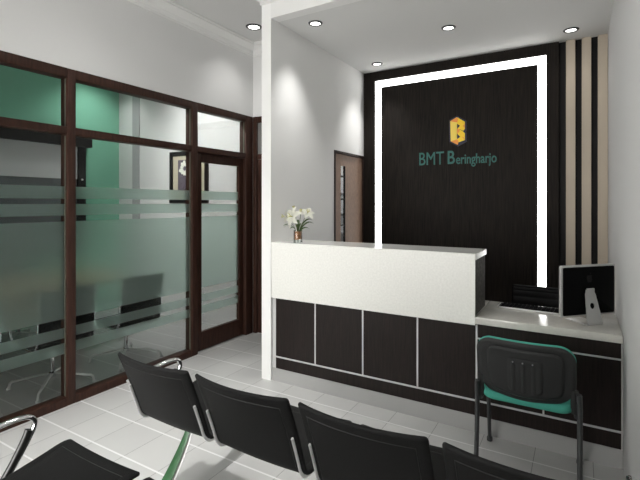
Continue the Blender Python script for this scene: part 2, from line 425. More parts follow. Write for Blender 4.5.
# ribbed chair on a four star base; local +Y is the way the sitter looks
def ribbed_chair(label, loc, rotz, group=None, rail_m='chrome'):
    t = thing('office_chair', label, 'chair', loc, rotz, group)
    # base: four flat arms with glides
    for k in range(4):
        a = PI/4+k*PI/2
        p = [(0.02*math.cos(a), .02*math.sin(a), .105), (.12*math.cos(a), .12*math.sin(a), .095), (.29*math.cos(a), .29*math.sin(a), .062)]
        lg = B().tube(smooth_path(p, 4), .012, 8, flat=(.0135, .009))
        lg.tube([(.29*math.cos(a), .29*math.sin(a), .066), (.315*math.cos(a), .315*math.sin(a), .052), (.325*math.cos(a), .325*math.sin(a), .012)], .011, 8)
        lg.lathe([(0, 0), (.017, 0), (.017, .010), (.009, .016), (0, .016)], .325*math.cos(a), .325*math.sin(a), 14)
        build('leg', lg, 'alu', t)
    build('column', B().lathe([(0, .08), (.030, .08), (.030, .115), (.019, .125), (.019, .345), (.04, .35), (.04, .368), (0, .368)], 0, 0, 20), 'chrome', t)
    pf_ = smooth_path([(.235, 0, .372), (.20, 0, .397), (.05, 0, .390), (-.12, 0, .372), (-.190, 0, .385), (-.220, 0, .46), (-.235, 0, .66), (-.265, 0, .80), (-.285, 0, .855)], 8)
    n = len(pf_)
    def fn(u, v):
        k = v*(n-1); i = min(int(k), n-2); f = k-i
        p = pf_[i].lerp(pf_[i+1], f); tg = (pf_[i+1]-pf_[i]).normalized()
        nn = Vector((0, tg.z, -tg.x)) * -1
        rib = .004*abs(math.sin(v*PI*17))
        q = Vector((u*.225, p.x, p.z)); return q+nn*0, Vector((0, nn.y, nn.z))
    sh = B(); b = bmesh.new(); NV = 136
    A, Bk = [], []
    for j in range(NV+1):
        v = j/NV; k = v*(n-1); i = min(int(k), n-2)
        p = pf_[i].lerp(pf_[i+1], k-i); tg = (pf_[i+1]-pf_[i]).normalized(); nn = Vector((0, -tg.z, tg.x))
        h = .007+.007*abs(math.sin(v*PI*17))**.6
        A.append([b.verts.new(Vector((x, p.x, p.z))+nn*h) for x in (-.225, -.2, 0, .2, .225)])
        Bk.append([b.verts.new(Vector((x, p.x, p.z))-nn*h) for x in (-.225, -.2, 0, .2, .225)])
    for j in range(NV):
        for i in range(4):
            b.faces.new((A[j][i], A[j][i+1], A[j+1][i+1], A[j+1][i])); b.faces.new((Bk[j][i+1], Bk[j][i], Bk[j+1][i], Bk[j+1][i+1]))
        for i in (0, 4): b.faces.new((A[j][i], A[j+1][i], Bk[j+1][i], Bk[j][i]))
    for j in (0, NV): 
        for i in range(4): b.faces.new((A[j][i], A[j][i+1], Bk[j][i+1], Bk[j][i]))
    bmesh.ops.recalc_face_normals(b, faces=b.faces[:])
    sh.bm = b
    build('seat', sh, 'mesh', t, ang=60)
    for s_ in (-1, 1):
        pts = [(s_*.232, p.x, p.z) for p in pf_]
        build('side_rail', B().tube(pts, .009, 8, flat=(.006, .011)), rail_m, t)
        loop = smooth_path([(s_*.238, .08, .390), (s_*.262, .12, .45), (s_*.275, .13, .60), (s_*.275, .09, .645), (s_*.275, -.05, .65), (s_*.27, -.17, .635), (s_*.24, -.235, .62)], 6)
        build('armrest', B().tube(loop, .011, 10), rail_m, t)
    build('bracket', B().box(-.23, .23, -.02, .02, .358, .372, .003).box(-.23, .23, -.222, -.205, .50, .525, .003), 'chrome', t)
    return t
grp = 'ribbed chairs along the meeting table'
oc = ribbed_chair('black ribbed chair on four star chrome base behind the left glass pane', (-3.86, 2.04, 0), PI/2, grp)
dup(oc, (-3.88, 2.76, 0), PI/2, 'black ribbed chair on chrome base behind the glass beside the door', grp)
dup(oc, (-3.86, 1.32, 0), PI/2, 'black ribbed chair partly cut by the left edge of the photo', grp)
dup(oc, (-5.75+.32, 2.5, 0), -PI/2, 'black ribbed chair on the far side of the table nearest the picture', grp)
dup(oc, (-5.75+.32, 1.6, 0), -PI/2, 'black ribbed chair on the far side of the table at left', grp)
ribbed_chair('all black ribbed office chair behind the reception desk', (-.29, 4.12, 0), PI-.03, None, 'blackg').scale = (1.06, 1, .935)

# ------------------------------------------------------------------ door in the niche wall
d3 = sempty('door_3', 'mid brown door with a slim glass slot beside the wood panel', 'door')
fr = B().box(XP0-.005, XP1+.008, 4.215, 4.246, 0, 2.13, .002).box(XP0-.005, XP1+.008, 4.215, 4.985, 2.112, 2.140, .002).box(XP0-.005, XP1+.004, 4.968, 4.985, 0, 2.112, .002)
build('door_frame', fr, 'dframe', d3)
lf = B().box(XP1-.032, XP1-.012, 4.248, 4.395, .01, 2.11).box(XP1-.032, XP1-.012, 4.505, 4.966, .01, 2.11)
lf.box(XP1-.032, XP1-.012, 4.395, 4.505, .01, .42).box(XP1-.032, XP1-.012, 4.395, 4.505, 1.982, 2.11)
build('door_leaf', lf, 'door', d3)
build('glass_pane', B().box(XP1-.024, XP1-.020, 4.395, 4.505, .42, 1.982), 'glass', d3)
gb = B()
for z in (1.86, 1.60, 1.30, .9): gb.box(XP1-.031, XP1-.013, 4.395, 4.505, z-.008, z+.008)
gb.box(XP1-.031, XP1-.010, 4.494, 4.505, .42, 1.982)
build('glazing_bar', gb, 'black', d3)
build('door_handle', B().tube([(XP1-.012, 4.31, 1.0), (XP1+.03, 4.31, 1.0), (XP1+.03, 4.42, 1.0)], .009).lathe([(0, 0), (.02, 0), (.02, .01), (0, .01)], XP1-.01, 4.31, 12, 1.0), 'satin', d3)
# wall shelves seen through the slot
for z in (1.10, 1.42, 1.74):
    tag(build('wall_shelf', B().box(-.30, .45, -.26, 0, -.03, 0, .003), 'blind', loc=(-3.05, 6.399, z)), 'pale shelf board on the far wall of the side room, '+{1.10: 'lowest', 1.42: 'middle', 1.74: 'highest'}[z]+' of the three', 'shelf', 'shelves of the side room')
    for i, x in enumerate((-.26, -.20, -.12, .02, .10, .30)):
        c_ = 'red' if (z > 1.7 and i % 2 == 0) else 'pale grey'
        bd = thing('binder', c_+' ring binder on the side room shelves', 'binder', (-3.05+x, 6.28, z), 0, c_+' binders on the side room shelves')
        build('cover', B().box(-.03, .03, -.10, .10, 0.0005, .27, .003), 'red' if c_ == 'red' else 'blind', bd)
        build('spine_label', B().box(-.018, .018, -.1015, -.1, .14, .22), 'blind', bd)

# ------------------------------------------------------------------ feature wall
fw = thing('feature_wall_panel', 'dark wood panel with glowing border behind the counter', 'wall panel', (0, YB, 0))
F = -.07   # face at y = 4.98
p = B().box(-2.316, -2.168, F, -.001, 0, HN-.002).box(-.286, -.173, F, -.001, 0, HN-.002).box(-2.168, -.286, F, -.001, 3.060, HN-.002)
build('border', p, 'niche_wood', fw)
build('centre_panel', B().box(-2.079, -.366, F, -.001, 0, 2.972), 'niche_wood', fw)
l = B().box(-2.168, -2.079, F+.022, F+.03, .12, 3.060).box(-.366, -.286, F+.022, F+.03, .12, 3.060).box(-2.079, -.366, F+.022, F+.03, 2.972, 3.060)
build('light_strip', l, 'led', fw)
sp = thing('striped_panel', 'beige and black vertical battens beside the glowing panel', 'wall panel', (0, YB, 0))
build('backing', B().box(-.172, XR+.015, -.03, -.001, 0, HN-.002), 'black', sp)
for a, b in ((-.112, -.030), (.023, .103), (.156, .237)):
    build('batten', B().box(a, b, F, -.031, 0, HN-.002, .004, 1), 'beige', sp)

# sign letters
sg = thing('wall_sign', 'gold hexagonal emblem above teal lettering on dark wood', 'sign', (0, YB+F, 0))
def text_mesh(s, x0, x1, z0, z1, full=None):
    """text scaled so its own bounding box fills the given rectangle"""
    cu = bpy.data.curves.new('t', 'FONT'); cu.body = s; cu.extrude = .04; cu.offset = 0 if 'M' in s else .010; cu.resolution_u = 4
    o = bpy.data.objects.new('t', cu); C.objects.link(o)
    dg = bpy.context.evaluated_depsgraph_get(); me = bpy.data.meshes.new_from_object(o.evaluated_get(dg))
    bpy.data.objects.remove(o); bpy.data.curves.remove(cu)
    xs = [v.co.x for v in me.vertices]; ys = [v.co.y for v in me.vertices]
    ax, bx_, ay, by = min(xs), max(xs), min(ys), max(ys)
    for v in me.vertices:
        v.co = Vector((x0+(v.co.x-ax)/(bx_-ax)*(x1-x0), -.004-v.co.z*.1, z0+(v.co.y-ay)/(by-ay)*(z1-z0)))
    m2 = MB(); m2.bm.from_mesh(me); bpy.data.meshes.remove(me)
    bmesh.ops.recalc_face_normals(m2.bm, faces=m2.bm.faces[:])
    return m2
build('lettering', text_mesh('BMT', -1.602, -1.318, 1.995, 2.140), 'teallogo', sg, ang=1)
build('lettering', text_mesh('B', -1.274, -1.195, 1.995, 2.143), 'teallogo', sg, ang=1)
build('lettering', text_mesh('eringharjo', -1.182, -.757, 1.955, 2.098), 'teallogo', sg, ang=1)
# emblem: crop coords of the emblem (420x480 px view of 35x40 px)
def E2(u, v):
    px, py = 440+u/12., 110+v/12.
    zc = 1; a = (px-320)/437; t_ = math.atan(259/437); c, s_ = math.cos(t_), math.sin(t_)
    k = 4.97/(a*s_+c)
    return ((a*c-s_)*k, 1.55+(203.5-py)/437*k)
def poly(l): return [E2(*q) for q in l]
build('backing', B().prism(poly([(204, 66), (318, 128), (318, 240), (306, 256), (318, 272), (318, 378), (212, 436), (108, 384), (108, 122)]), 'y', -.006, -.0005), 'navy', sg)
ph = [(u, v) for u, v in ()]
build('emblem_stem', B().prism(poly([(124, 136), (204, 150), (204, 352), (206, 372), (130, 376)]), 'y', -.016, -.006), 'lyel', sg)
build('emblem_top', B().prism(poly([(124, 134), (204, 86), (222, 110), (206, 152)]), 'y', -.015, -.006), 'org', sg)
o2 = B().prism(poly([(206, 88), (298, 140), (298, 168), (240, 188), (206, 166)]), 'y', -.014, -.006)
o2.prism(poly([(240, 190), (298, 168), (298, 226), (276, 250), (240, 232), (210, 224)]), 'y', -.013, -.006)
o2.prism(poly([(240, 236), (276, 256), (298, 280), (298, 360), (212, 392), (206, 350), (244, 322), (212, 288)]), 'y', -.014, -.006)
build('emblem_bowls', o2, 'yel', sg)
for pl_, dz in (([(206, 222), (240, 234), (232, 262), (206, 288)], .0165), ([(132, 378), (204, 352), (226, 374), (212, 418)], .0175), ([(298, 168), (276, 190), (298, 222)], .0160), ([(262, 318), (298, 362), (286, 330)], .0162)):
    build('emblem_fold', B().prism(poly(pl_), 'y', -dz, -.006), 'org', sg)

# ------------------------------------------------------------------ reception counter
rc = thing('reception_counter', 'reception counter with raised white front and dark wood panels', 'counter', (-.60, 3.085, 0))
ox = .60
def bxr(mb, x0, x1, y0, y1, z0, z1, *a): return mb.box(x0+ox, x1+ox, y0-3.085, y1-3.085, z0, z1, *a)
XA, XB_ = -2.316, .220
build('plinth', bxr(B(), XA, XB_, 3.086, 3.62, 0, .113), 'floor' if False else mat('pale_plinth', (.38, .38, .375), .3), rc)
# dark fronts: each panel its own
fx = [XA+.038, -1.889, -1.865, -1.454, -1.434, -1.018, -1.0, -.606]
for a, b in ((XA+.038, -1.8815), (-1.8705, -1.4495), (-1.4385, -1.0135), (-1.0025, -.6025)):
    build('front_panel', bxr(B(), a, b, 3.087, 3.105, .221, .727, .0015), 'panel', rc)
for a, b in ((-.5915, -.198), (-.188, .212)):
    build('front_panel', bxr(B(), a, b, 3.087, 3.105, .221, .633, .0015), 'panel', rc)
build('front_panel', bxr(B(), -.589, .212, 3.087, 3.105, .643, .735, .0015), 'panel', rc)
build('toe_panel', bxr(B(), XA+.038, .212, 3.087, 3.105, .1135, .209, .0015), 'panel', rc)
st = B()
bxr(st, XA, .220, 3.084, 3.104, .209, .221)
for x in (-1.876, -1.444, -1.008, -.597): bxr(st, x-.0055, x+.0055, 3.084, 3.104, .224, .727)
bxr(st, -.193-.005, -.193+.005, 3.084, 3.104, .224, .630); bxr(st, -.589, .220, 3.084, 3.104, .633, .643)
bxr(st, XA, XA+.038, 3.092, 3.104, .113, .727); bxr(st, .212, .220, 3.084, 3.104, .113, .727)
build('metal_strip', st, 'trim_al', rc)
build('carcass', bxr(B(), XA, XB_, 3.105, 3.62, .114, .727), 'black', rc)
build('desktop', bxr(B(), -.603, XB_, 3.072, 3.65, .736, .783, .003, 2), 'desk', rc)
build('desktop', bxr(B(), XA, -.606, 3.30, 3.65, .729, .783, .003, 2), 'desk', rc)
build('raised_front', bxr(B(), XA, -.618, 3.080, 3.30, .729, 1.168), 'cwhite', rc)
build('front_skin', bxr(B(), XA, -.603, 3.0705, 3.080, .727, 1.2095, .002), 'cwhite', rc)
build('side_panel', bxr(B(), -.618, -.606, 3.082, 3.45, .786, 1.166).box(XA+ox, -.618+ox, 3.30-3.085, 3.45-3.085, .786, 1.166), 'granite', rc)
build('countertop', bxr(B(), XA, -.597, 3.0800, 3.455, 1.168, 1.21, .002), 'ctop', rc)

# ------------------------------------------------------------------ vase with lilies
vx, vy, vz = -2.098, 3.165, 1.21
vs = thing('flower_vase', 'small glass vase of white lilies on the counter end', 'vase', (vx, vy, vz))
build('glass', B().prism(rrect(-.030, .030, -.030, .030, .004, 3), 'z', 0.0005, .006).lathe([(.038, .004), (.038, .108), (.036, .108), (.036, .006)], 0, 0, 24), 'vglass', vs)
build('pebbles', B().lathe([(0, .030), (.0345, .030), (.0345, .098), (0, .100)], 0, 0, 20), 'copper', vs)
stm = B(); lv = B(); pt = B(); stn = B()
def petal_flower(mb, sm, c, ax, s, n=6, open_=1.0, ph=0):
    ax = Vector(ax).normalized(); sd = ax.cross(Vector((0, .3, 1))).normalized(); up = sd.cross(ax)
    c = Vector(c)
    for k in range(n):
        a = 2*PI*k/n+ph; d = sd*math.cos(a)+up*math.sin(a); w = ax.cross(d)
        L = s*(1 if k % 2 else .88); rows = []
        b = bmesh.new(); R = 6
        for j in range(R+1):
            t = j/R
            q = c+d*(L*t*open_)+ax*(L*(.55*t-.62*t*t*open_))
            ww = .30*L*math.sin(PI*min(1, t*.92+.06))**.8*(1-.25*t)
            rows.append([b.verts.new(q-w*ww+ax*.1*ww), b.verts.new(q-ax*.12*ww), b.verts.new(q+w*ww+ax*.1*ww)])
        for A_, B_ in zip(rows, rows[1:]):
            for i in (0, 1): b.faces.new((A_[i], A_[i+1], B_[i+1], B_[i]))
        g = bmesh.ops.solidify(b, geom=b.faces[:], thickness=.0014)
        mb._merge(b)
    for k in range(5):
        a = 2*PI*k/5; d = sd*math.cos(a)+up*math.sin(a)
        sm.tube([c, c+ax*s*.3+d*s*.06, c+ax*s*.5+d*s*.16], .0012, 5)
        e_ = c+ax*s*.5+d*s*.16; sm.tube([e_-d*.004, e_+d*.004], .0028, 5)
heads = [((-.035, -.03, .225), (-.25, -.9, .25), .105), ((-.125, .0, .225), (-.85, -.4, .1), .075), ((.085, .02, .255), (.5, -.5, .65), .075), ((.035, -.0, .265), (.1, -.6, .75), .055), ((-.045, .01, .285), (-.15, -.2, .95), .062)]
for (hx, hy, hz), ax, s_ in heads:
    pt, stn = B(), B()
    petal_flower(pt, stn, (hx, hy, hz), ax, s_, ph=hx*9, open_=1.0 if s_ > .065 else .45)
    stm.tube(smooth_path([(hx*.1, hy*.1, .05), (hx*.25, 0, .12), (hx*.8, hy, hz-.02), (hx, hy, hz)], 4), .0022, 6)
    bl = build('bloom', pt, 'petal', vs, ang=80); build('stamens', stn, 'pollen', bl)
for (dx, dy, L, h) in ((-.1, -.02, .13, .16), (.13, .0, .15, .185), (.12, -.02, .13, .135), (-.05, -.05, .12, .15), (.06, .04, .12, .21), (.04, -.03, .10, .17), (-.02, .03, .1, .2), (-.08, .02, .1, .13)):
    b = bmesh.new(); rows = []; d = Vector((dx, dy, 0)).normalized(); w = Vector((-d.y, d.x, 0))*.4+Vector((0, 0, .6))
    w = Vector((-d.y, d.x, 0)) if abs(d.y) > .7 else Vector((0, -.6, .5))
    for j in range(9):
        t = j/8; q = Vector((dx*.08, dy*.08, .08))+d*(L*t**1.3)+Vector((0, 0, (h-.06)*(1-(1-t)**1.7)-.035*t**4))
        ww = .011*math.sin(PI*(t*.95+.03))**.7
        rows.append([b.verts.new(q-w*ww), b.verts.new(q+Vector((0, -.001, .001))), b.verts.new(q+w*ww)])
    for A_, B_ in zip(rows, rows[1:]):
        for i in (0, 1): b.faces.new((A_[i], A_[i+1], B_[i+1], B_[i]))
    bmesh.ops.solidify(b, geom=b.faces[:], thickness=.0012)
    lv._merge(b)
build('stems', stm, 'leaf', vs); build('leaves', lv, 'leaf', vs, ang=80)

# ------------------------------------------------------------------ computer on the desk
ZD = .783
cm = thing('desktop_computer', 'black backed all in one computer on an angled silver stand', 'computer', (.046, 3.315, ZD), math.radians(46.7))
# local x along screen, local -y is the back that faces the viewer
zb, zt, w = .045, .372, .222
build('rim', B().prism(rrect(-w, w, zb, zt, .012, 4), 'y', -.010, .006, .003, 2), 'alu', cm)
build('back_shell', B().prism(rrect(-w+.014, w-.014, zb+.010, zt-.012, .010, 4), 'y', -.016, -.0105, .003, 2), 'blackg', cm)
build('screen', B().prism(rrect(-w+.012, w-.012, zb+.05, zt-.012, .004, 3), 'y', .0065, .008), 'blackg', cm)
ap = [(0, .0), (.012, -.004), (.022, .004), (.031, .022), (.022, .030), (.024, .045), (.030, .052), (.018, .060), (.004, .055), (-.004, .055), (-.018, .060), (-.029, .050), (-.031, .030), (-.022, .006), (-.010, -.004)]
mk = B().prism([(x*.75, .262+z*.75) for x, z in ap], 'y', -.0176, -.0165).prism([(.001*.75, .262+.062*.75), (.004, .262+.074*.75), (.013, .262+.083*.75), (.011, .262+.070*.75)], 'y', -.0176, -.0165)
build('fruit_mark', mk, 'black', cm)
# stand: bent plate with round hole
hw0, hw1 = .036, .062
st = bmesh.new()
def plate():
    b = bmesh.new(); NS = 24; cz, cr = .52, .019
    # outline in plate coords (u across, v up the slope 0..1)
    y_b, y_t, z_b, z_t = -.072, -.022, .008, .215
    def pos(u, v): return Vector((u-.006-.010*(1-v), y_b+(y_t-y_b)*v, z_b+(z_t-z_b)*v))
    nrm = Vector((0, (z_t-z_b), -(y_t-y_b))).normalized()
    H_ = math.hypot(y_t-y_b, z_t-z_b)
    outer = []
    for k in range(NS):
        a = 2*PI*k/NS; dx, dv = math.cos(a), math.sin(a)
        # ray to trapezoid border from hole centre
        best = 9
        vc = cz
        for tt in [i*.002 for i in range(1, 400)]:
            u, v = dx*tt, vc+dv*tt/H_
            ww = hw1+(hw0-hw1)*v
            if v < 0 or v > 1 or abs(u) > ww: best = tt-.001; break
        outer.append((dx*best, min(1, max(0, vc+dv*best/H_))))
    inner = [(cr*math.cos(2*PI*k/NS), cz+cr*math.sin(2*PI*k/NS)/H_) for k in range(NS)]
    vv = []
    for off in (.003, -.003):
        vv.append(([b.verts.new(pos(*q)+nrm*off) for q in outer], [b.verts.new(pos(*q)+nrm*off) for q in inner]))
    (O1, I1), (O2, I2) = vv
    for k in range(NS):
        m_ = (k+1) % NS
        b.faces.new((O1[k], O1[m_], I1[m_], I1[k])); b.faces.new((O2[m_], O2[k], I2[k], I2[m_]))
        b.faces.new((O1[k], O2[k], O2[m_], O1[m_])); b.faces.new((I1[m_], I2[m_], I2[k], I1[k]))
    bmesh.ops.recalc_face_normals(b, faces=b.faces[:])
    return b
mbp = B(); mbp._merge(plate()); st.free()
mbp.prism([(-hw1-.016, -.074), (hw1-.016, -.074), (hw1-.016, .10), (-hw1-.016, .10)], 'z', .0005, .007, .002)
build('stand', mbp, 'alu', cm)
build('stand_hinge', B().box(-.028, .032, -.028, -.0165, .19, .222, .003), 'alu', cm)
kb = thing('keyboard', 'slim black keyboard with silver rim on the desk', 'keyboard', (-.295, 3.508, ZD), math.radians(-3))
build('tray', B().prism(rrect(-.225, .225, -.075, .075, .03, 6), 'z', .0005, .010, .002), 'alu', kb)
build('bed', B().prism(rrect(-.215, .215, -.067, .067, .024, 6), 'z', .0102, .0115), 'blackg', kb)
ks = B()
for r in range(5):
    for c_ in range(15):
        if r == 0 and 4 <= c_ <= 9:
            if c_ == 4: ks.box(-.20+4*.0268, -.20+10*.0268-.003, -.062, -.040, .0115, .0165, .0015)
            continue
        ks.box(-.20+c_*.0268, -.20+c_*.0268+.0235, -.062+r*.0255, -.062+r*.0255+.022, .0115, .0165, .0015)
build('keys', ks, 'key', kb)['label'] = 'block of small black keys'

# ------------------------------------------------------------------ guest chair in front of the desk
gx = -.252
gc = thing('guest_chair', 'visitor chair with teal cushions and charcoal plastic back facing the desk', 'chair', (gx, 2.80, 0))
# local: y from world 2.80
for s_ in (-1, 1):
    x = .256 if s_ > 0 else -.251
    rear = smooth_path([(x, -.22, .012), (x, -.185, .30), (x, -.175, .44), (x, -.182, .49), (x*.99, -.190, .565 if s_ > 0 else .540)], 6)
    build('leg', B().tube(rear, .015, 12, flat=(.013, .017, (0, 1, 0))).lathe([(0, 0), (.018, 0), (.018, .02), (.014, .03)], x, -.22, 12), 'tube', gc)
    front = smooth_path([(x, .228, .012), (x*.99, .175, .28), (x*.975, .13, .415), (x*.96, .08, .437), (x*.95, -.16, .437)], 6)
    build('leg', B().tube(front, .013, 12, flat=(.012, .015, (0, 1, 0))).lathe([(0, 0), (.018, 0), (.018, .02), (.014, .03)], x, .228, 12), 'tube', gc)
build('crossbar', B().tube([(-.24, -.02, .43), (.24, -.02, .43)], .010, 10).tube([(-.24, .12, .425), (.24, .12, .425)], .010, 10), 'tube', gc)
# seat cushion
def blob_cushion(x, y0, y1, z0, z1, r, bulge):
    return B().prism(rrect(-x, x, y0, y1, r, 8), 'z', z0, z1, min(.02, (z1-z0)*.45), 3)
seat_c = blob_cushion(.232, -.20, .225, .447, .495, (.07, .09, .09, .07) if False else .08, 0)
build('seat', seat_c, 'teal', gc, ang=60)
build('seat_shell', B().prism(rrect(-.19, .19, -.12, .18, .07, 8), 'z', .438, .449, .006, 2), 'plastic', gc)
# back shell (curved) : surface param
def back_pt(x, z, off):
    t = max(0., (z-.46)/.35)
    y = -.19-.075*t**1.2 - .0 + .028*(x/.235)**2*1.4 - off
    return Vector((x, y, z))
def curved_panel(x0, x1, z0, z1, rad, o0, o1, bottomsag=0., n=28, bevel=.008):
    """rounded rectangle laid on the curved back between offsets o0 (front) and o1 (rear)"""
    b = bmesh.new(); NU, NV = n, n
    cx, cz = (x0+x1)/2, (z0+z1)/2; hx, hz = (x1-x0)/2, (z1-z0)/2
    def warp(u, v):
        # squircle-like mapping of the unit square on the rounded rectangle
        p = 2.0/ (min(1., 2.0*rad/min(hx, hz)))
        x, z = u*hx, v*hz
        # pull in corners
        kx = max(0, abs(x)-(hx-rad)); kz = max(0, abs(z)-(hz-rad))
        if kx > 0 and kz > 0:
            m_ = max(kx, kz); l_ = math.hypot(kx, kz); f = m_/l_
            x = math.copysign(hx-rad+kx*f, x); z = math.copysign(hz-rad+kz*f, z)
        X_ = cx+x; Z_ = cz+z
        tt = max(0, (cz+hz-Z_)/(2*hz))
        Z_ -= bottomsag*(1-(x/hx)**2)*tt
        return X_, Z_
    G = [[], []]
    for s_, off in ((0, o0), (1, o1)):
        for j in range(NV+1):
            row = []
            for i in range(NU+1):
                u, v = i/NU*2-1, j/NV*2-1
                e_ = 1-max(abs(u), abs(v))
                x, z = warp(u, v)
                of = off
                d = max(0, 1-e_*min(hx, hz)/bevel)
                of = off+(((o0+o1)/2)-off)*d*.8
                row.append(b.verts.new(back_pt(x, z, of)))
            G[s_].append(row)
    A, Bk = G
    for j in range(NV):
        for i in range(NU):
            b.faces.new((A[j][i], A[j][i+1], A[j+1][i+1], A[j+1][i])); b.faces.new((Bk[j][i+1], Bk[j][i], Bk[j+1][i], Bk[j+1][i+1]))
    rim = [(0, i) for i in range(NU)]+[(j, NU) for j in range(NV)]+[(NV, i) for i in range(NU, 0, -1)]+[(j, 0) for j in range(NV, 0, -1)]
    for k in range(len(rim)):
        (j, i), (j2, i2) = rim[k], rim[(k+1) % len(rim)]
        b.faces.new((A[j2][i2], A[j][i], Bk[j][i], Bk[j2][i2]))
    bmesh.ops.recalc_face_normals(b, faces=b.faces[:])
    m_ = MB(); m_.bm.free(); m_.bm = b; return m_
build('backrest', curved_panel(-.249, .241, .525, .815, .085, -.030, -.004, .03), 'teal', gc, ang=60)
sh = build('back_shell', curved_panel(-.249, .241, .515, .812, .085, -.003, .014, .035), 'plastic', gc, ang=60)
build('raised_panel', curved_panel(-.188, .188, .535, .775,   .05, .0135, .028, .03, 28, .004), 'plastic', sh, ang=60)
build('grip_panel', curved_panel(-.082, .088, .545, .725, .014, .027, .037, .02, 16, .004), 'plastic', sh, ang=60)
rb = B()
for x in (-.052, -.004, .044):
    rb.tube([tuple(back_pt(x, z, .036)) for z in (.54, .58, .62, .66, .70)], .0105, 8, flat=(.012, .005, (0, -1, .0)))
build('rib', rb, 'plastic', sh)
for x in (-.052, -.004, .044):
    q = back_pt(x, .708, .039); build('screw', B().tube([q, q+Vector((0, -.003, 0))], .004, 8), 'satin', sh)
for s_ in (-1, 1):
    x = s_*.232
    build('bracket', B().tube([tuple(back_pt(x, .58, .010)), tuple(back_pt(x, .52, .014)), tuple(back_pt(x, .45, .002))], .014, 10, flat=(.018, .010, (0, -1, 0))), 'plastic', gc)

# ------------------------------------------------------------------ waiting bench rows
# local origin: left end under the seats, row 1 world = local + (0, 0)
PROF = smooth_path([(1.378, 0, .80), (1.412, 0, .72), (1.452, 0, .62), (1.488, 0, .52), (1.512, 0, .455), (1.552, 0, .428), (1.64, 0, .432), (1.78, 0, .452), (1.89, 0, .472), (1.938, 0, .470)], 8)
NP = len(PROF)
cum = [0]
for a, b in zip(PROF, PROF[1:]): cum.append(cum[-1]+(b-a).length)
TL = cum[-1]
def prof_at(v):
    d = v*TL
    i = 0
    while i < NP-2 and cum[i+1] < d: i += 1
    f = (d-cum[i])/(cum[i+1]-cum[i]); p = PROF[i].lerp(PROF[i+1], f)
    t = (PROF[min(i+1, NP-1)]-PROF[max(i-1, 0)]).normalized()
    return p, Vector((0, -t.z, t.x)) * -1   # normal away from the sitter (rear / underside)
BH = .42   # arc length of the back
def seat_pt(u, v, off=0, hw=.25):
    p, nn = prof_at(v); d = v*TL
    wedge = max(0, 1-d/.40)
    w = hw
    # rounded ends
    for dd, r in ((d, .012), (TL-d, .016)):
        if dd < r: w = hw-(r-math.sqrt(max(0, r*r-(r-dd)**2)))
    x = u*w
    bow = .040*wedge**.7*(1-u*u)
    q = Vector((x, p.x-bow, p.z-(.010*(1-u*u) if wedge == 0 else 0)))
    return q+nn*off, nn
def make_seat(par, cx):
    NU, NV = 16, 48
    b = B()
    sh_ = bmesh.new(); A, Bk = [], []
    vs_ = [0, .004, .010, .02, .035]+[.05+.90*k/40 for k in range(41)]+[.965, .98, .99, .996, 1]
    us_ = [-1, -.985, -.95, -.86, -.84, -.82]+[-.7+.2*k for k in range(8)]+[.82, .84, .86, .95, .985, 1]
    for j, v in enumerate(vs_):
        ra, rb_ = [], []
        for u in us_:
            e_ = min((1-abs(u))*.25, v*TL, (1-v)*TL)
            h = .0095*math.sqrt(max(0.10, min(1, e_/.008)))
            gr = .001 if (abs(abs(u)-.84) < .005 and .045 < v < .95) else 0
            q, nn = seat_pt(u, v)
            ra.append(sh_.verts.new(q+nn*(h-gr)+Vector((cx, 0, 0)))); rb_.append(sh_.verts.new(q-nn*(h-gr)+Vector((cx, 0, 0))))
        A.append(ra); Bk.append(rb_)
    nu, nv = len(us_)-1, len(vs_)-1
    for j in range(nv):
        for i in range(nu):
            sh_.faces.new((A[j][i], A[j][i+1], A[j+1][i+1], A[j+1][i])); sh_.faces.new((Bk[j][i+1], Bk[j][i], Bk[j+1][i], Bk[j+1][i+1]))
    rim = [(0, i) for i in range(nu)]+[(j, nu) for j in range(nv)]+[(nv, i) for i in range(nu, 0, -1)]+[(j, 0) for j in range(nv, 0, -1)]
    for k in range(len(rim)):
        (j, i), (j2, i2) = rim[k], rim[(k+1) % len(rim)]
        sh_.faces.new((A[j2][i2], A[j][i], Bk[j][i], Bk[j2][i2]))
    bmesh.ops.recalc_face_normals(sh_, faces=sh_.faces[:])
    b.bm.free(); b.bm = sh_
    so = build('seat', b, 'vinyl', par, ang=60)
    sm_ = B()
    for sgn in (1, -1):
        line = [seat_pt(u, .055, sgn*.0098)[0]+Vector((cx, 0, 0)) for u in [-.84+.084*k for k in range(21)]]
        sm_.tube(line, .0011, 5)
        line = [seat_pt(u, .93, sgn*.0098)[0]+Vector((cx, 0, 0)) for u in [-.84+.084*k for k in range(21)]]
        sm_.tube(line, .0011, 5)
        for u in (-.84, .84):
            sm_.tube([seat_pt(u, v, sgn*.0090)[0]+Vector((cx, 0, 0)) for v in [.055+.875*k/30 for k in range(31)]], .0011, 5)
    build('stitching', sm_, 'edge', so)
    for s_ in (-1, 1):
        pts = [seat_pt(s_*.925, v, .0135)[0]+Vector((cx, 0, 0)) for v in [.235+.0145*k for k in range(31)]]
        build('bracket', B().tube(pts, .008, 8, flat=(.0090, .0045)), 'bar', so)
    return so
